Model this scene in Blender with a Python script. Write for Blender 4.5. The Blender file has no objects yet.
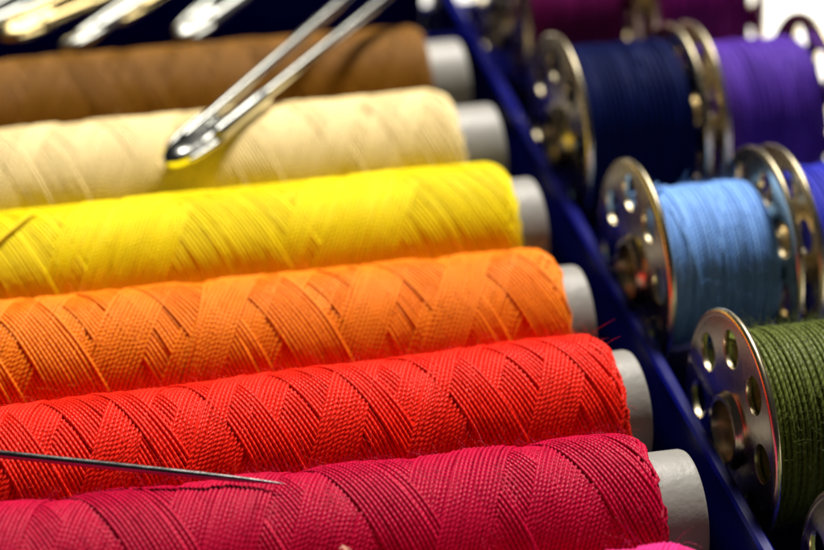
import bpy, math, random
import numpy as np
from mathutils import Matrix, Vector

S = 0.1                       # everything below is written in millimetres; one Blender unit is a centimetre
PI = math.pi
random.seed(7)
scene = bpy.context.scene
col = scene.collection

# ------------------------------------------------------------------ mesh helpers
class MB:
    """collects vertices, faces and per-loop uv of one mesh"""
    def __init__(self):
        self.v = []; self.f4 = []; self.uv4 = []; self.n = 0
    def grid(self, pts, uv=None, wrap_v=True, wrap_u=False):
        """pts: (N, K, 3) rings; quads between neighbouring rings"""
        pts = np.asarray(pts, float); N, K, _ = pts.shape
        i = np.arange(N if wrap_u else N - 1); k = np.arange(K if wrap_v else K - 1)
        I, Kk = np.meshgrid(i, k, indexing='ij')
        I2 = (I + 1) % N; K2 = (Kk + 1) % K
        q = np.stack([I * K + Kk, I2 * K + Kk, I2 * K + K2, I * K + K2], -1).reshape(-1, 4) + self.n
        if uv is None:
            u = np.arange(N, dtype=float)
        else:
            u = np.asarray(uv, float)
        un = np.concatenate([u, [u[-1] + 1]])
        uvq = np.stack([np.stack([u[I], Kk / K], -1), np.stack([un[I + 1], Kk / K], -1),
                        np.stack([un[I + 1], (Kk + 1) / K], -1), np.stack([u[I], (Kk + 1) / K], -1)], 2).reshape(-1, 2)
        self.v.append(pts.reshape(-1, 3)); self.n += N * K
        self.f4.append(q); self.uv4.append(uvq)
        return self
    def cap(self, ring, flip=False):
        """close a ring of points with a fan of quads/tris around its middle (as degenerate-free quads)"""
        ring = np.asarray(ring, float); K = len(ring); c = ring.mean(0)
        mid = (ring + c) / 2
        self.grid(np.stack([ring, mid] if not flip else [mid, ring]))
        inner = (mid + c) / 2 * 0.02 + c * 0.98
        self.grid(np.stack([mid, inner] if not flip else [inner, mid]))
        return self
    def box(self, x0, x1, y0, y1, z0, z1, b=0.12):
        """box with chamfered edges, lofted along z"""
        def ring(i, z, g):
            a0, a1, c0, c1 = x0 + i, x1 - i, y0 + i, y1 - i
            return [(a0 + g, c0, z), (a1 - g, c0, z), (a1, c0 + g, z), (a1, c1 - g, z), (a1 - g, c1, z), (a0 + g, c1, z), (a0, c1 - g, z), (a0, c0 + g, z)]
        R = np.array([ring(b, z0, b), ring(0, z0 + b, b), ring(0, z1 - b, b), ring(b, z1, b)])
        self.grid(R)
        self.cap(R[-1]); self.cap(R[0], True)
        return self
    def build(self, name, mat, parent=None, smooth=True, sharp=None):
        v = np.concatenate(self.v) * S; f = np.concatenate(self.f4); uv = np.concatenate(self.uv4)
        me = bpy.data.meshes.new(name)
        me.vertices.add(len(v)); me.vertices.foreach_set('co', v.astype(np.float32).ravel())
        me.loops.add(len(f) * 4); me.loops.foreach_set('vertex_index', f.astype(np.int32).ravel())
        me.polygons.add(len(f)); me.polygons.foreach_set('loop_start', (np.arange(len(f)) * 4).astype(np.int32))
        me.polygons.foreach_set('loop_total', np.full(len(f), 4, np.int32))
        me.polygons.foreach_set('use_smooth', np.full(len(f), smooth))
        me.update(calc_edges=True)
        ul = me.uv_layers.new(name='UVMap'); ul.data.foreach_set('uv', uv.astype(np.float32).ravel())
        me.validate()
        if sharp: me.set_sharp_from_angle(angle=math.radians(sharp))
        return link(name, me, mat, parent)

def link(name, me, mat, parent=None):
    o = bpy.data.objects.new(name, me); col.objects.link(o)
    if mat: me.materials.clear(); me.materials.append(mat)
    if parent: o.parent = parent
    return o

def empty(name, loc=(0, 0, 0), rz=0.0, label=None, cat=None, group=None):
    o = bpy.data.objects.new(name, None); col.objects.link(o)
    o.location = Vector(loc) * S; o.rotation_euler = (0, 0, rz); o.empty_display_size = 0.2
    tag(o, label, cat, group); return o

def tag(o, label=None, cat=None, group=None, kind=None):
    if label: o['label'] = label
    if cat: o['category'] = cat
    if group: o['group'] = group
    if kind: o['kind'] = kind
    return o

def tube(mb, P, rad, sides=6, ref=None, soff=0.0):
    """sweep a round section along P (N x 3); rad scalar or per point; ref: per-point direction that fixes the frame"""
    P = np.asarray(P, float); N = len(P)
    T = np.gradient(P, axis=0); T /= np.linalg.norm(T, axis=1, keepdims=True) + 1e-12
    if ref is None:
        ref = np.empty_like(P); a = np.array([0, 0, 1.0]) if abs(T[0][2]) < .8 else np.array([1.0, 0, 0])
        for i in range(N):
            a = a - T[i] * (a @ T[i]); a /= np.linalg.norm(a); ref[i] = a
    n = ref - T * (ref * T).sum(1, keepdims=True); n /= np.linalg.norm(n, axis=1, keepdims=True) + 1e-12
    b = np.cross(T, n)
    th = np.arange(sides) * 2 * PI / sides
    rad = np.broadcast_to(np.asarray(rad, float), (N,))
    ring = P[:, None] + rad[:, None, None] * (np.cos(th)[None, :, None] * n[:, None] + np.sin(th)[None, :, None] * b[:, None])
    s = np.concatenate([[0], np.cumsum(np.linalg.norm(np.diff(P, axis=0), axis=1))])
    mb.grid(ring, uv=s + soff)
    return ring

def lathe_x(mb, prof, K=64, closed=False, cy=0, cz=0):
    """profile [(x, r)...] turned about the x axis"""
    th = -np.arange(K) * 2 * PI / K
    pr = np.array(prof, float)
    R = np.stack([np.repeat(pr[:, 0:1], K, 1), cy + pr[:, 1:2] * np.cos(th), cz + pr[:, 1:2] * np.sin(th)], -1)
    mb.grid(R, wrap_u=closed)
    return mb

# ------------------------------------------------------------------ materials
def new_mat(name):
    m = bpy.data.materials.new(name); m.use_nodes = True
    nt = m.node_tree; b = nt.nodes['Principled BSDF']
    return m, nt, b

def N(nt, typ, **kw):
    n = nt.nodes.new(typ)
    for k, v in kw.items(): setattr(n, k, v)
    return n

def math_n(nt, op, a, b=None, c=None):
    n = N(nt, 'ShaderNodeMath', operation=op)
    for i, x in enumerate((a, b, c)):
        if x is None: continue
        if isinstance(x, (int, float)): n.inputs[i].default_value = x
        else: nt.links.new(x, n.inputs[i])
    return n.outputs[0]

def thread_mat(name, rgb, dark=0.72, light=1.22, twist=0.85, rough=0.44, spec=0.12, sheen=0.03, bump=0.4):
    m, nt, b = new_mat(name)
    tc = N(nt, 'ShaderNodeTexCoord'); sx = N(nt, 'ShaderNodeSeparateXYZ')
    nt.links.new(tc.outputs['UV'], sx.inputs[0])
    # two plies twisted round each other: phase = 2*(v - u / pitch)
    ph = math_n(nt, 'SUBTRACT', math_n(nt, 'MULTIPLY', sx.outputs[1], 2.0), math_n(nt, 'MULTIPLY', sx.outputs[0], 2.0 / twist))
    cw = N(nt, 'ShaderNodeCombineXYZ'); nt.links.new(math_n(nt, 'MULTIPLY', sx.outputs[0], 0.06), cw.inputs[0])
    wander = N(nt, 'ShaderNodeTexNoise'); wander.inputs['Scale'].default_value = 1.0; wander.inputs['Detail'].default_value = 2
    nt.links.new(cw.outputs[0], wander.inputs['Vector'])
    ph = math_n(nt, 'MULTIPLY_ADD', wander.outputs[0], 9.0, ph)
    w = math_n(nt, 'COSINE', math_n(nt, 'MULTIPLY', ph, 2 * PI))
    w = math_n(nt, 'MULTIPLY_ADD', w, 0.5, 0.5)
    # fibres inside a ply
    ph2 = math_n(nt, 'SUBTRACT', math_n(nt, 'MULTIPLY', sx.outputs[1], 9.0), math_n(nt, 'MULTIPLY', sx.outputs[0], 3.1 / twist))
    cv = N(nt, 'ShaderNodeCombineXYZ'); nt.links.new(math_n(nt, 'MULTIPLY', sx.outputs[0], 0.6), cv.inputs[0]); nt.links.new(ph2, cv.inputs[1])
    fib = N(nt, 'ShaderNodeTexNoise'); fib.inputs['Scale'].default_value = 2.0; fib.inputs['Detail'].default_value = 2
    nt.links.new(cv.outputs[0], fib.inputs['Vector'])
    # slow dye / thickness variation along the thread
    cl = N(nt, 'ShaderNodeCombineXYZ'); nt.links.new(math_n(nt, 'MULTIPLY', sx.outputs[0], 0.035), cl.inputs[0])
    slow = N(nt, 'ShaderNodeTexNoise'); slow.inputs['Scale'].default_value = 1.0; slow.inputs['Detail'].default_value = 5
    nt.links.new(cl.outputs[0], slow.inputs['Vector'])
    t = math_n(nt, 'ADD', math_n(nt, 'MULTIPLY', w, 0.55), math_n(nt, 'MULTIPLY', fib.outputs[0], 0.3))  # twist wave also puts the shade of the ply grooves into the colour
    t = math_n(nt, 'ADD', t, math_n(nt, 'MULTIPLY', math_n(nt, 'SUBTRACT', slow.outputs[0], 0.5), 0.9))
    mix = N(nt, 'ShaderNodeMix', data_type='RGBA')
    nt.links.new(t, mix.inputs[0])
    mix.inputs[6].default_value = (*[c * dark for c in rgb], 1)
    mix.inputs[7].default_value = (*[min(0.95, c * light + 0.001) for c in rgb], 1)
    nt.links.new(mix.outputs[2], b.inputs['Base Color'])
    bp = N(nt, 'ShaderNodeBump'); bp.inputs['Strength'].default_value = bump; bp.inputs['Distance'].default_value = 0.01
    h = math_n(nt, 'ADD', w, math_n(nt, 'MULTIPLY', fib.outputs[0], 0.5))
    nt.links.new(h, bp.inputs['Height']); nt.links.new(bp.outputs[0], b.inputs['Normal'])
    b.inputs['Roughness'].default_value = rough
    b.inputs['Specular IOR Level'].default_value = spec
    b.inputs['Sheen Weight'].default_value = sheen
    b.inputs['Sheen Roughness'].default_value = 0.45
    b.inputs['Sheen Tint'].default_value = (*[min(1, c * 1.3 + .06) for c in rgb], 1)
    return m

def plain_mat(name, rgb, rough=0.5, metal=0.0, spec=0.5, noise=0.15, nscale=3.0, bump=0.0, bscale=30.0, stretch=None, var_rough=0.1, translucent=0.0):
    m, nt, b = new_mat(name)
    tc = N(nt, 'ShaderNodeTexCoord'); mp = N(nt, 'ShaderNodeMapping')
    if stretch: mp.inputs['Scale'].default_value = stretch
    nt.links.new(tc.outputs['Object'], mp.inputs[0])
    nz = N(nt, 'ShaderNodeTexNoise'); nz.inputs['Scale'].default_value = nscale; nz.inputs['Detail'].default_value = 6
    nt.links.new(mp.outputs[0], nz.inputs['Vector'])
    mix = N(nt, 'ShaderNodeMix', data_type='RGBA'); nt.links.new(nz.outputs[0], mix.inputs[0])
    mix.inputs[6].default_value = (*[c * (1 - noise) for c in rgb], 1)
    mix.inputs[7].default_value = (*[min(1, c * (1 + noise)) for c in rgb], 1)
    nt.links.new(mix.outputs[2], b.inputs['Base Color'])
    nt.links.new(math_n(nt, 'MULTIPLY_ADD', nz.outputs[0], var_rough * 2, rough - var_rough), b.inputs['Roughness'])
    b.inputs['Metallic'].default_value = metal; b.inputs['Specular IOR Level'].default_value = spec
    if bump:
        n2 = N(nt, 'ShaderNodeTexNoise'); n2.inputs['Scale'].default_value = bscale; n2.inputs['Detail'].default_value = 4
        nt.links.new(mp.outputs[0], n2.inputs['Vector'])
        bp = N(nt, 'ShaderNodeBump'); bp.inputs['Strength'].default_value = bump; bp.inputs['Distance'].default_value = 0.01
        nt.links.new(n2.outputs[0], bp.inputs['Height']); nt.links.new(bp.outputs[0], b.inputs['Normal'])
    if translucent:
        tr = N(nt, 'ShaderNodeBsdfTranslucent'); nt.links.new(mix.outputs[2], tr.inputs['Color'])
        ms = N(nt, 'ShaderNodeMixShader'); ms.inputs[0].default_value = translucent
        out = [n for n in nt.nodes if n.type == 'OUTPUT_MATERIAL'][0]
        nt.links.new(b.outputs[0], ms.inputs[1]); nt.links.new(tr.outputs[0], ms.inputs[2]); nt.links.new(ms.outputs[0], out.inputs['Surface'])
    return m

M = {}
M['tube'] = plain_mat('white_plastic_tube', (0.20, 0.192, 0.176), 0.5, noise=0.1, bump=0.45, bscale=14)
M['tray'] = plain_mat('cobalt_plastic', (0.003, 0.004, 0.12), 0.2, noise=0.2, nscale=1.5, bump=0.08, bscale=8, translucent=0.22, spec=0.22)
M['paper'] = plain_mat('white_table', (0.86, 0.85, 0.82), 0.7, noise=0.03)
M['nickel'] = plain_mat('warm_nickel', (0.80, 0.70, 0.48), 0.26, metal=1.0, noise=0.12, nscale=6, bump=0.1, bscale=20, stretch=(6, 1, 1), var_rough=0.07)
M['steel'] = plain_mat('bright_steel', (0.86, 0.87, 0.82), 0.12, metal=1.0, noise=0.06, bump=0.05, bscale=12, var_rough=0.04)
M['dull_steel'] = plain_mat('dull_steel', (0.42, 0.43, 0.40), 0.3, metal=1.0, noise=0.15, bump=0.05, bscale=12)
M['brass'] = plain_mat('brass_wire', (0.50, 0.40, 0.19), 0.28, metal=1.0, noise=0.1)
M['needle'] = plain_mat('needle_steel', (0.30, 0.29, 0.29), 0.22, metal=1.0, noise=0.25, nscale=8, bump=0.15, bscale=25, stretch=(1, 8, 8))
M['lint'] = plain_mat('lint', (0.75, 0.42, 0.3), 0.8)

# ------------------------------------------------------------------ setting
mb = MB(); mb.box(-420, 420, -300, 620, -16, -13.2)
tag(mb.build('table', M['paper'], sharp=30), kind='structure')

tray = empty('sewing_tray', (0, 0, -13), 0, 'dark blue plastic sewing tray with a thin divider between spools and bobbins', 'tray')
def tray_part(name, *a, b=0.25):
    m = MB(); m.box(*a, b=b); o = m.build(name, M['tray'], tray, sharp=40)
    o.matrix_parent_inverse = Matrix.Translation(Vector((0, 0, 13 * S)))
    return o
tray_part('tray_base', -52, 72.6, -24, 128, -12.8, -10.2)
tray_part('divider_wall', 40.75, 41.95, -23, 126.4, -10.3, -0.6, b=0.25)
tray_part('side_wall', -51.8, -50.4, -23, 126.4, -10.3, 5.0)
tray_part('side_wall', 71.2, 72.4, -23, 126.4, -10.3, -5.5)
tray_part('end_wall', -51.8, 40.2, 126.5, 127.8, -10.3, 6.5)
tray_part('end_wall', 40.3, 72.4, 126.5, 127.8, -10.3, -5.5)
tray_part('end_wall', -51.8, 72.4, -23.9, -22.7, -10.3, 0.5)
tray_part('cross_wall', -50.3, 40.7, 110.6, 111.6, -10.3, -0.5)

# ------------------------------------------------------------------ thread spools
def hairs(rng, n, surf, length=(0.5, 1.6), lift=0.75, rad=0.013):
    """fine stray fibres: surf(k) gives n root points and normals"""
    P, Nn, T = surf(n)
    mb = MB()
    for i in range(n):
        L = rng.uniform(*length); d = Nn[i] * rng.uniform(.1, lift) + T[i] * rng.normal() * .8 + rng.normal(size=3) * .35
        d /= np.linalg.norm(d); c = rng.normal(size=3) * .55
        t = np.linspace(0, 1, 5)[:, None]
        pts = P[i] - Nn[i] * 0.05 + d * t * L + c * (t ** 2) * L - Nn[i] * (t ** 2) * L * .25
        tube(mb, pts, rad * np.array([1.2, 1, 1, .9, .4]), sides=3)
    return mb

def blur2(H, n):
    """box blur of a height map that wraps along axis 1"""
    for _ in range(n):
        Hp = np.concatenate([H[:1], H, H[-1:]], 0)
        H = (Hp[:-2] + Hp[1:-1] + Hp[2:]) / 3
        H = (np.roll(H, 1, 1) + H + np.roll(H, -1, 1)) / 3
    return H

def spool_winding(rng, R, xa, xb, pitch=18.5, d=0.29, groups=9, sectors=4, relief=.6):
    """one continuous cross-wound thread between x = xa and x = xb. The winder lays ribbons of neighbouring turns;
    every ribbon rides over what was wound before it (a height map keeps the score)."""
    L = xb - xa; circ = 2 * PI * R; alpha = math.atan(pitch / circ)
    per = circ * math.sin(alpha) / (d * 0.99)                  # neighbouring threads that fill one pitch
    eps = 1.0 / per
    cyc_turns = round(2 * L / pitch)
    nu, na = int(L / 0.25) + 3, int(circ / 0.25)
    H = np.zeros((nu, na))
    npp = int(L / math.sin(alpha) / 0.85)
    tt = np.arange(npp) / npp
    order = list(rng.permutation(sectors)) + [rng.uniform(0, sectors) for _ in range(groups - sectors)]
    segs = []; phi = 0.0
    for gi, sec in enumerate(order):
        n_pass = int(per / sectors * (rng.uniform(1.08, 1.3) if gi < sectors else rng.uniform(.4, 1.0)))
        goal = 2 * PI * (sec / sectors)
        jump = (goal - phi) % (2 * PI)
        if gi:
            q = np.linspace(0, 1, 24, endpoint=False)
            segs.append((gi, 2, np.full(24, xa), phi + jump * q))
        phi += jump
        lay = rng.normal(size=6)
        for c in range(n_pass):
            tn = cyc_turns + eps * (1 + rng.normal() * .08)
            for dr in (0, 1):
                s = tt if dr == 0 else 1 - tt
                j0, j1 = rng.normal(size=2) * .22
                w = 0.012
                sm = np.where(s < w, s * s / (2 * w) + w / 2, np.where(s > 1 - w, 1 - (1 - s) ** 2 / (2 * w) - w / 2, s))
                x = xa + L * sm + j0 * np.clip(1 - sm * L / 4, 0, 1) ** 2 - j1 * np.clip(1 - (1 - sm) * L / 4, 0, 1) ** 2
                a = phi + PI * tn * tt
                a = a + .035 * np.sin(x * .29 + 2 * lay[dr]) + .02 * np.sin(x * .71 + 5 * lay[2 + dr])
                phi += PI * tn
                segs.append((gi, dr, x, a))
    rad = [None] * len(segs)
    for gi in range(len(order)):
        for dr in ([2, 0, 1] if rng.random() < .5 else [2, 1, 0]):
            ids = [k for k, sg in enumerate(segs) if sg[0] == gi and sg[1] == dr]
            if not ids: continue
            Hs = np.maximum(blur2(H, 6), H - .06)
            X = np.concatenate([segs[k][2] for k in ids]); A = np.concatenate([segs[k][3] for k in ids])
            iu = np.clip(((X - xa) / 0.25 + 1).astype(int), 0, nu - 1); ia = ((A / (2 * PI)) % 1 * na).astype(int) % na
            r = Hs[iu, ia] + d * 0.72
            ker = np.hanning(7)[1:-1]; ker /= ker.sum()
            r = np.convolve(np.pad(r, 2, mode='edge'), ker, 'valid')
            r = r + rng.normal(size=len(ids)).repeat([len(segs[k][2]) for k in ids]) * .012
            new = H.copy()
            for du in (-1, 0, 1):
                for da in (-2, -1, 0, 1, 2):
                    np.maximum.at(new, (np.clip(iu + du, 0, nu - 1), (ia + da) % na), r)
            H = np.minimum(new, np.maximum(H, new)); o = 0
            for k in ids:
                m = len(segs[k][2]); rad[k] = r[o:o + m]; o += m
    X = np.concatenate([sg[2] for sg in segs]); A = np.concatenate([sg[3] for sg in segs]); r = np.concatenate(rad)
    low = blur2(H, 60)                                          # tension evens out the slow hills, edges stay
    iu = np.clip(((X - xa) / 0.25 + 1).astype(int), 0, nu - 1); ia = ((A / (2 * PI)) % 1 * na).astype(int) % na
    r = r - 0.8 * low[iu, ia]; top = np.percentile((H - 0.8 * low)[8:-8], 80)
    e = np.minimum(np.clip((X - xa + .5) / 2.4, 0, 1), np.clip((xb + .5 - X) / 2.4, 0, 1))
    r = np.clip((r - top) * relief, -.40, .2) + R - d / 2 - 1.0 * (1 - e) ** 2.2
    P = np.stack([X, -np.sin(A) * r, np.cos(A) * r], -1)
    ref = np.stack([0 * X, -np.sin(A), np.cos(A)], -1)
    soff = np.concatenate([np.full(len(sg[2]), q) for sg, q in zip(segs, rng.uniform(0, 40, len(segs)))])
    return P, ref, soff

def make_spool(name_col, loc, R, rz, xt, x_end, rgb, label, seed, sharp=True, loose=None, fuzz=0, matargs={}, relief=.6):
    rng = np.random.default_rng(seed)
    t = empty('thread_spool', loc, rz, label, 'thread spool', 'thread spools lying side by side in the tray')
    xa, xb = x_end - 71.5, x_end + 0.45
    mat = thread_mat(name_col + '_thread', rgb, **matargs)
    mb = MB(); d = 0.345
    P, ref, soff = spool_winding(rng, R, xa, xb, pitch=rng.uniform(17, 20), d=d, relief=relief)
    tube(mb, P, d * .5 * (1 + 0.05 * rng.normal(size=len(P))), sides=6, ref=ref, soff=soff)
    rt = R * 0.725
    core = [(xa - .1, rt + .02), (xa, R - 1.5), (xa + 2.2, R - .48), (xb - 2.2, R - .48), (xb, R - 1.5), (xb + .1, rt + .02)]
    lathe_x(mb, core, 72)
    if loose:
        for (x0, x1, a0, a1, h) in loose:
            n = 40; s = np.linspace(0, 1, n)
            a = a0 + (a1 - a0) * s; x = x0 + (x1 - x0) * s + .25 * np.sin(s * 5)
            r = R + d * .3 + h * np.sin(PI * s) - .5 * (np.abs(s - .5) * 2) ** 6
            tube(mb, np.stack([x, -np.sin(a) * r, np.cos(a) * r], -1), d / 2, 6)
    mb.build('thread', mat, t)
    # plastic tube
    mb = MB(); ri = rt - 0.9; xe0 = xa - 3.8
    lathe_x(mb, [(xe0, ri), (xe0 - .02, rt - .25), (xe0 + .25, rt), (xt - .35, rt), (xt - .08, rt - .1), (xt, rt - .35), (xt, ri + .1), (xt - .2, ri)], 80, closed=True)
    mb.build('tube', M['tube'], t, sharp=40)
    if fuzz:
        def surf(n):
            x = rng.uniform(xa, xb - .6, n); a = rng.uniform(-PI * .5, PI * .95, n); rr = R - 1.0 * (1 - np.clip((xb + .5 - x) / 2.4, 0, 1)) ** 2.2
            nn = np.stack([0 * x, -np.sin(a), np.cos(a)], -1)
            P = nn * rr[:, None]; P[:, 0] = x
            return P, nn, np.stack([0 * x + .4, -np.cos(a), -np.sin(a)], -1)
        f = hairs(rng, fuzz, surf).build('fuzz', mat, t); f['kind'] = 'stuff'
    return t

Y0, SP, ZS, RS = 31.578, 14.137, -1.818, 6.965
dy = [0.267, 0.005, -0.47, 0.072, 0.139, 0.025]; dz = [0.154, 0.138, -0.259, 0.103, 0.005, -0.044]
dR = [0.149, -0.008, 0.142, -0.033, 0.046, -0.288]; drz = [-0.02, 0.013, -0.016, 0.002, -0.004, -0.008]
xe = [33.198, 34.703, 34.24, 34.051, 32.541, 33.315]; xt = [37.352, 37.456, 37.15, 37.311, 37.419, 37.768]
spec = [
    ('magenta', (0.44, 0.0006, 0.036), 'spool of deep magenta thread, in front of the bright red spool', 3600, {}, None),
    ('red', (0.80, 0.016, 0.005), 'spool of bright red thread, under the middle of the needle', 3600, {}, None),
    ('orange', (0.98, 0.21, 0.007), 'spool of orange thread lying between the red and the yellow spools', 1600, {}, [(4.5, 0.5, -.4, 1.5, .1)]),
    ('yellow', (0.95, 0.68, 0.001), 'spool of bright yellow thread lying between the orange and beige spools', 600, {}, [(-8, -14, -.2, .7, .15)]),
    ('beige', (0.86, 0.65, 0.33), 'spool of pale beige thread under the clasp of the large safety pin', 300, {}, None),
    ('brown', (0.18, 0.074, 0.004), 'spool of brown thread at the back, beyond the beige spool', 300, {}, None),
]
for i, (nm, rgb, lab, fz, ma, lo) in enumerate(spec):
    x0 = xe[i]
    make_spool(nm, (x0, Y0 + i * SP + dy[i], ZS + dz[i]), RS + dR[i], drz[i], xt[i] - x0, 0.0, rgb, lab, 11 + i, fuzz=fz, matargs=ma, relief=[.5, .48, .42, .3, .28, .3][i],
               loose=[(a - x0, b - x0, c, e, h) for a, b, c, e, h in lo] if lo else None)
make_spool('pink', (33.0, 17.35, -0.85), 7.0, -0.02, 4.1, 0.0, (0.72, 0.03, 0.22), 'spool of hot pink thread, barely showing below the magenta spool', 31, fuzz=500)

# ------------------------------------------------------------------ bobbins
def flange_mesh():
    cu = bpy.data.curves.new('flange_outline', 'CURVE'); cu.dimensions = '2D'; cu.fill_mode = 'BOTH'
    def circle(cx, cy, r, n):
        sp = cu.splines.new('POLY'); sp.points.add(n - 1); sp.use_cyclic_u = True
        for k in range(n):
            sp.points[k].co = ((cx + r * math.cos(2 * PI * k / n)) * S, (cy + r * math.sin(2 * PI * k / n)) * S, 0, 1)
    circle(0, 0, 9.5, 120); circle(0, 0, 3.3, 48)
    for k in range(8):
        a = math.radians(k * 45); circle(7.05 * math.cos(a), 7.05 * math.sin(a), 1.6, 36)
    cu.extrude = 0.2 * S; cu.bevel_depth = 0.04 * S; cu.bevel_resolution = 2; cu.offset = -0.03 * S
    o = bpy.data.objects.new('flange_outline', cu); col.objects.link(o)
    dg = bpy.context.evaluated_depsgraph_get(); dg.update()
    me = bpy.data.meshes.new_from_object(o.evaluated_get(dg))
    bpy.data.objects.remove(o); bpy.data.curves.remove(cu)
    # curve plane -> plane across the bobbin axis, faces dished very slightly, then the rolled rim
    import bmesh
    bm = bmesh.new(); bm.from_mesh(me)
    for v in bm.verts:
        x, y, z = v.co; v.co = (z, x, y)
    n, K = 10, 128
    th = [2 * PI * k / K for k in range(K)]
    rim = [(-.42, 9.42), (-.47, 9.62), (-.40, 9.84), (-.2, 9.97), (0, 10.0), (.2, 9.97), (.40, 9.84), (.47, 9.62), (.42, 9.42), (0, 9.3)]
    rings = [[bm.verts.new((px * .7 * S, r * math.cos(a) * S, r * math.sin(a) * S)) for a in th] for px, r in rim]
    for i in range(len(rings)):
        A, B = rings[i], rings[(i + 1) % len(rings)]
        for k in range(K):
            bm.faces.new((A[k], A[(k + 1) % K], B[(k + 1) % K], B[k]))
    bmesh.ops.recalc_face_normals(bm, faces=bm.faces)
    for f in bm.faces: f.smooth = True
    bm.to_mesh(me); bm.free()
    me.set_sharp_from_angle(angle=math.radians(35))
    me.name = 'flange'; me.materials.clear(); me.materials.append(M['nickel'])
    return me
FL = flange_mesh()
W = 12.3
hb = MB()
lathe_x(hb, [(0.3, 3.6), (0, 3.4), (-.2, 3.15), (-.55, 3.05), (-.75, 2.95), (-.8, 2.8), (-.75, 2.6), (-.6, 2.5), (2, 2.5), (W - .5, 2.5), (W + .3, 2.8), (W + .42, 3.0), (W + .3, 3.3), (W - .1, 3.6), (6, 3.7)], 64, closed=True)
HUB = hb.build('hub', M['nickel'], None, sharp=40); HUBME = HUB.data; bpy.data.objects.remove(HUB)

def make_bobbin(x, y, rgb, rth, label, seed, rot=0.0, d=0.42, fuzz=0, matargs={}, z=0.0, tail=False):
    rng = np.random.default_rng(seed)
    t = empty('bobbin', (x, y, z), rng.normal() * .006, label, 'bobbin', 'metal bobbins standing on edge in two columns')
    for px, fl in ((0.45, rot), (W - .1, rot + .4)):
        f = bpy.data.objects.new('flange', FL); col.objects.link(f); f.parent = t
        f.location = (px * S, 0, 0); f.rotation_euler = (fl, 0, 0)
    h = bpy.data.objects.new('hub', HUBME); col.objects.link(h); h.parent = t; h.location = (.35 * S, 0, 0)
    mat = thread_mat('bobbin_thread', rgb, **matargs)
    xa, xb = 1.1, W - .75
    P = []; R = []; a0 = 0
    nl = 5; Xs = []; As = []; Rs = []
    for l in range(nl):
        p = d * rng.uniform(1.0, 1.25); turns = (xb - xa) / p
        n = int(turns * 64); s = np.arange(n) / n
        u = s if l % 2 == 0 else 1 - s
        k = s * turns
        wob = np.interp(k, np.arange(0, turns + 2), np.cumsum(rng.normal(size=int(turns) + 3)) * .10)
        wob -= np.interp(s, [0, 1], [wob[0], wob[-1]])
        x = xa + (xb - xa) * u + wob * 1.0 + .12 * np.sin(k * 2 * PI + rng.uniform(0, 6))
        Xs.append(np.clip(x, xa - .1, xb + .1)); As.append(a0 + k * 2 * PI); a0 += turns * 2 * PI
        bump = np.interp(k, np.arange(0, turns + 2), rng.normal(size=int(turns) + 3) * .07)
        Rs.append(np.full(n, rth - d / 2 - (nl - 1 - l) * d * .42) + bump)
    # a few wild turns lying over the last layer
    for q in range(4):
        n = 90; s = np.arange(n) / n; xs = Xs[-1][-1]
        xe_ = rng.uniform(xa, xb); Xs.append(xs + (xe_ - xs) * (s * s * (3 - 2 * s))); As.append(a0 + s * 2 * PI * 1.1); a0 += 2 * PI * 1.1
        Rs.append(np.full(n, rth - d * .3))
    X = np.concatenate(Xs); A = np.concatenate(As); Rr = np.concatenate(Rs)
    Rr = Rr - .35 * np.clip(1 - np.minimum(X - xa, xb - X) / 1.0, 0, 1) ** 2
    mb = MB()
    tube(mb, np.stack([X, -np.sin(A) * Rr, np.cos(A) * Rr], -1), d / 2, 6, ref=np.stack([0 * X, -np.sin(A), np.cos(A)], -1))
    lathe_x(mb, [(xa - .25, 3.6), (xa - .2, rth - 1.0), (xa + .5, rth - d * 1.4), (xb - .5, rth - d * 1.4), (xb + .2, rth - 1.0), (xb + .25, 3.6)], 72)
    if tail:
        s = np.linspace(0, 1, 24)[:, None]
        p0 = np.array([1.3, 1.0, rth]); 
        tube(mb, p0 + s * np.array([.5, -.6, 1.3]) + np.sin(s * 7) * np.array([.35, .2, .1]), d * .45, 5)
        tube(mb, p0 + s * np.array([1.3, .2, .5]) + np.sin(s * 6) * np.array([.0, .2, .3]), d * .45, 5)
    mb.build('thread', mat, t)
    if fuzz:
        def surf(n):
            x_ = rng.uniform(xa, xb, n); a = rng.uniform(-PI * .5, PI * .8, n)
            nn = np.stack([0 * x_, -np.sin(a), np.cos(a)], -1); P = nn * (rth - .05); P[:, 0] = x_
            return P, nn, np.stack([0 * x_ + .4, -np.cos(a), -np.sin(a)], -1)
        f = hairs(rng, fuzz, surf, length=(.4, 1.4), rad=.014).build('fuzz', mat, t); f['kind'] = 'stuff'
    return t

YB, SB = 39.369, 24.139
GAP = 13.7
def rowy(i): return YB + i * SB
xbs = [43.15, 42.95, 43.3]
g = math.radians
make_bobbin(xbs[0], rowy(0), (0.095, 0.12, 0.022), 8.0, 'bobbin of fuzzy olive green thread, in front of the light blue bobbin', 1, rot=g(31), d=0.40, fuzz=3000, matargs=dict(twist=1.3))
make_bobbin(xbs[1], rowy(1), (0.19, 0.385, 0.88), 7.15, 'bobbin of light blue thread with a frayed loose end at its flange', 2, rot=g(23), d=0.42, fuzz=500, tail=True)
make_bobbin(xbs[1] + GAP, rowy(1), (0.025, 0.03, 0.42), 7.7, 'bobbin of royal blue thread, beside the light blue bobbin', 3, rot=g(0), fuzz=200)
make_bobbin(xbs[2], rowy(2), (0.002, 0.006, 0.055), 8.6, 'bobbin of near-black navy thread, beside the purple bobbin', 4, rot=g(25), fuzz=200, matargs=dict(spec=.04, sheen=0))
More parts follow.
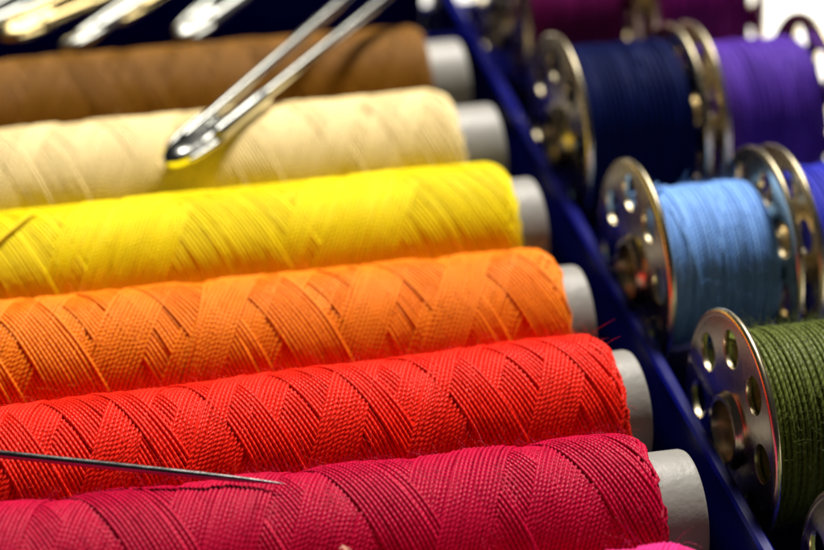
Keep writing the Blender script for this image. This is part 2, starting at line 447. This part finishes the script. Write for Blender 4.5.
make_bobbin(xbs[2] + GAP, rowy(2), (0.085, 0.03, 0.33), 7.75, 'bobbin of violet purple thread, beside the navy bobbin', 5, rot=g(44), fuzz=200, matargs=dict(spec=.06))
make_bobbin(44.3, rowy(3), (0.17, 0.004, 0.10), 8.2, 'bobbin of plum thread behind the navy bobbin', 6, rot=g(5))
make_bobbin(44.3 + GAP, rowy(3), (0.19, 0.004, 0.14), 8.2, 'bobbin of plum thread behind the violet purple bobbin', 7, rot=g(31))
make_bobbin(43.6, rowy(-1), (0.10, 0.14, 0.05), 7.0, 'bobbin of which only the metal rim shows, in front of the olive green bobbin', 8, rot=g(10))

# ------------------------------------------------------------------ safety pins
def place(o, tip, end, roll=0.0):
    """local +x runs from tip towards end"""
    a, b = Vector(tip), Vector(end); x = (b - a).normalized()
    y = Vector((0, 0, 1)).cross(x).normalized(); z = x.cross(y)
    m = Matrix((x, y, z)).transposed().to_4x4()
    m = Matrix.Translation(a * S) @ m @ Matrix.Rotation(roll, 4, 'X')
    o.matrix_world = m

def make_pin(tip, end, length, scale, mat, label, roll=0.0, spread=2.6):
    o = empty('safety_pin', (0, 0, 0), 0, label, 'safety pin', 'closed safety pins')
    k = scale
    # clasp: a folded sheet cap, rounded at its tip, pinched where it grips the wires
    xs = np.array([-.0, .12, .45, 1.0, 1.8, 3.0, 4.5, 6.0, 7.2, 8.2, 8.8, 9.0]) * k
    wy = np.array([.2, .5, .85, 1.15, 1.42, 1.68, 1.85, 1.9, 1.9, 1.85, 1.8, 1.7]) * k
    wz = np.array([.2, .45, .65, .8, .9, .9, .75, .55, .5, .5, .5, .4]) * k
    th = np.arange(40) * 2 * PI / 40
    def sec(a, e): return np.sign(a) * np.abs(a) ** e
    R = np.stack([np.stack([np.full(40, xs[i]), wy[i] * sec(np.cos(th), .8), wz[i] * sec(np.sin(th), .8) - .3 * k * (i > 4)], -1) for i in range(len(xs))])
    mb = MB(); mb.grid(R); mb.cap(R[-1]); mb.cap(R[0], True)
    # rolled lips along both sides of the cap
    for sgn in (-1, 1):
        P = [(x, sgn * (w - .1 * k), -.05 * k) for x, w in zip(np.linspace(1.6, 8.6, 14) * k, np.interp(np.linspace(1.6, 8.6, 14) * k, xs, wy))]
        r_ = tube(mb, P, .34 * k, 10); mb.cap(r_[-1]); mb.cap(r_[0], True)
    mb.build('clasp', mat, o, sharp=50)
    # two wires and the coil
    r = .56 * k; n = 30; s = np.linspace(0, 1, n)
    Lx = length
    def arm(sgn):
        x = 4.2 * k + (Lx - 4.2 * k) * s
        y = sgn * (1.0 * k + (spread - 1.0 * k) * s ** .9)
        return np.stack([x, y, .15 * k + 0 * s], -1)
    mb = MB()
    A = arm(1); B = arm(-1)[::-1]
    c = []
    R0 = spread
    for q in np.linspace(PI / 2, -PI / 2 - 2 * PI, 70):
        f = (PI / 2 - q) / (3 * PI)
        c.append((Lx + R0 * math.cos(q) * 1.0, R0 * math.sin(q), .15 * k + (f - .5) * 0 + (2.2 * r * (f * 1.5 - .0) if f < 2 / 3 else 2.2 * r * (3 - 3 * f)) * .6))
    P = np.concatenate([A, np.array(c), B])
    ring = tube(mb, P, r, 14); mb.cap(ring[-1]); mb.cap(ring[0], True)
    mb.build('wire', mat, o)
    # the sleeve where the fixed arm enters the clasp
    mb = MB()
    a, b = np.array([6.0 * k, -1.2 * k, .2 * k]), np.array([13.8 * k, -1.2 * k - (spread - 1.15 * k) * (7.3 * k / Lx), .15 * k])
    t_ = np.linspace(0, 1, 8)[:, None]
    ring = tube(mb, a + (b - a) * t_, np.array([.95, .92, .88, .86, .85, .85, .86, .78]) * k, 18); mb.cap(ring[-1]); mb.cap(ring[0], True)
    mb.build('sleeve', mat, o, sharp=50)
    place(o, tip, end, roll)
    return o

make_pin((4.3, 81.4, 4.9), (29.4, 106.1, 7.7), 52, 1.0, M['steel'], 'large closed safety pin lying across the beige and brown spools', roll=g(4), spread=1.9)
make_pin((-1.9, 106.4, 4.1), (9.0, 116.5, 4.9), 34, .8, M['dull_steel'], 'silver safety pin, middle of the small ones behind the brown spool', roll=g(-20), spread=2.2)
make_pin((-7.6, 110.4, 4.0), (3.0, 117.6, 4.4), 34, .8, M['brass'], 'thick brass safety pin in the pile behind the left of the brown spool', roll=g(15), spread=2.2)
make_pin((9.5, 106.9, 3.9), (18.5, 116.5, 4.7), 33, .8, M['dull_steel'], 'silver safety pin, nearest the large pin in the pile behind the brown spool', roll=g(10), spread=2.2)

make_pin((3.2, 110.2, 4.6), (12.0, 118.0, 5.0), 30, .7, M['brass'], 'thin brass safety pin lying between two silver ones behind the brown spool', roll=g(-8), spread=1.8)
make_pin((-14.5, 109.2, 4.3), (-3.5, 117.0, 4.9), 31, .8, M['dull_steel'], 'leftmost silver safety pin of the pile behind the brown spool', roll=g(10), spread=2.1)

# ------------------------------------------------------------------ needle and lint
def needle():
    a, b = np.array([5.25, 32.7, 5.75]), np.array([-14.92, 40.7, 5.65])
    u = (b - a) / np.linalg.norm(b - a)
    o = empty('sewing_needle', a, 0, 'steel sewing needle resting on the magenta and red spools, point to the right', 'needle')
    o['label'] = 'steel sewing needle lying slantwise on the magenta and red spools, its point on the magenta'
    L = 40.0
    s = np.array([0, .3, .9, 2, 3.5, 6, 9, 13, 20, 28, 33, 34.2])
    r = np.array([.012, .045, .095, .16, .22, .27, .295, .31, .315, .32, .33, .33])
    mb = MB(); ring = tube(mb, u * s[:, None], r, 20); mb.cap(ring[0], True); mb.cap(ring[-1])
    mb.build('shaft', M['needle'], o)
    # flattened head with its eye: two cheeks joined at the end
    side = np.cross(u, [0, 0, 1.0]); side /= np.linalg.norm(side)
    e = np.linspace(0, 2 * PI, 41)[:-1]
    P = u * 36.9 + np.stack([3.0 * np.cos(e)], 1) * u + np.stack([.36 * np.sin(e)], 1) * side
    mb = MB()
    T = P; K = 10; th = np.arange(K) * 2 * PI / K; rings = []
    for i in range(40):
        tn = P[(i + 1) % 40] - P[i - 1]; tn /= np.linalg.norm(tn); up = np.cross(u, side); nn = np.cross(tn, up)
        rings.append([P[i] + .17 * (math.cos(q) * nn + math.sin(q) * up) for q in th])
    mb.grid(np.array(rings), wrap_u=True)
    mb.build('eye', M['needle'], o)
needle()

rng = np.random.default_rng(5)
mb = MB()
for k in range(5):
    s = np.linspace(0, 1, 10)[:, None]
    tube(mb, rng.normal(size=3) * .07 + s * np.array([.55, -.45, .0]) + np.sin(s * 4 + k) * np.array([.06, .05, .08]), .06, 5)
lint = mb.build('lint_scrap', M['lint'])
lint.location = Vector((8.2, 26.9, 3.85)) * S
tag(lint, 'tiny pale scrap of lint stuck to the front of the magenta spool', 'lint')

# ------------------------------------------------------------------ light
w = bpy.data.worlds.new('World'); scene.world = w; w.use_nodes = True
w.node_tree.nodes['Background'].inputs[0].default_value = (0.9, 0.92, 1.0, 1); w.node_tree.nodes['Background'].inputs[1].default_value = 0.014

def area(name, loc, target, size, power, colr):
    l = bpy.data.lights.new(name, 'AREA'); l.shape = 'DISK'; l.size = size * S; l.energy = power; l.color = colr
    o = bpy.data.objects.new(name, l); col.objects.link(o); o.location = Vector(loc) * S
    d = (Vector(target) - Vector(loc)); o.rotation_euler = d.to_track_quat('-Z', 'Y').to_euler()
    return o
tgt = Vector((20, 65, 0)); Ld = Vector((0.36, 0.64, 1.0)).normalized()
area('window_lamp', tgt + Ld * 600, tgt, 140, 100000, (1.0, 0.95, 0.86))

# ------------------------------------------------------------------ camera
cd = bpy.data.cameras.new('Camera'); cam = bpy.data.objects.new('Camera', cd); col.objects.link(cam); scene.camera = cam
Rv = Vector((0.96925341, -0.24385616, 0.03289374)); Uv = Vector((0.10744904, 0.53970579, 0.83496848)); Fv = Vector((0.22136515, 0.80576165, -0.54931379))
m = Matrix((Rv, Uv, -Fv)).transposed().to_4x4()
cam.matrix_world = Matrix.Translation(Vector((-23.8614, -106.3383, 117.9197)) * S) @ m
cd.sensor_width = 36; cd.lens = 2428.13 / 824 * 36
cd.clip_start = 0.1; cd.clip_end = 2000
cd.dof.use_dof = True; cd.dof.focus_distance = 187.5 * S
APERTURE = 4.3                                  # mm
cd.dof.aperture_fstop = (cd.lens / 1000) / (APERTURE * S)   # Cycles: aperture radius = lens(m, scene units) / (2 * fstop)
cd.dof.aperture_blades = 0

scene.view_settings.view_transform = 'Standard'; scene.view_settings.look = 'None'; scene.view_settings.exposure = 0
scene.render.engine = 'CYCLES'
scene.cycles.max_bounces = 8; scene.cycles.diffuse_bounces = 2; scene.cycles.glossy_bounces = 5
scene.cycles.use_denoising = True
scene.cycles.sample_clamp_indirect = 6; scene.cycles.sample_clamp_direct = 3.5
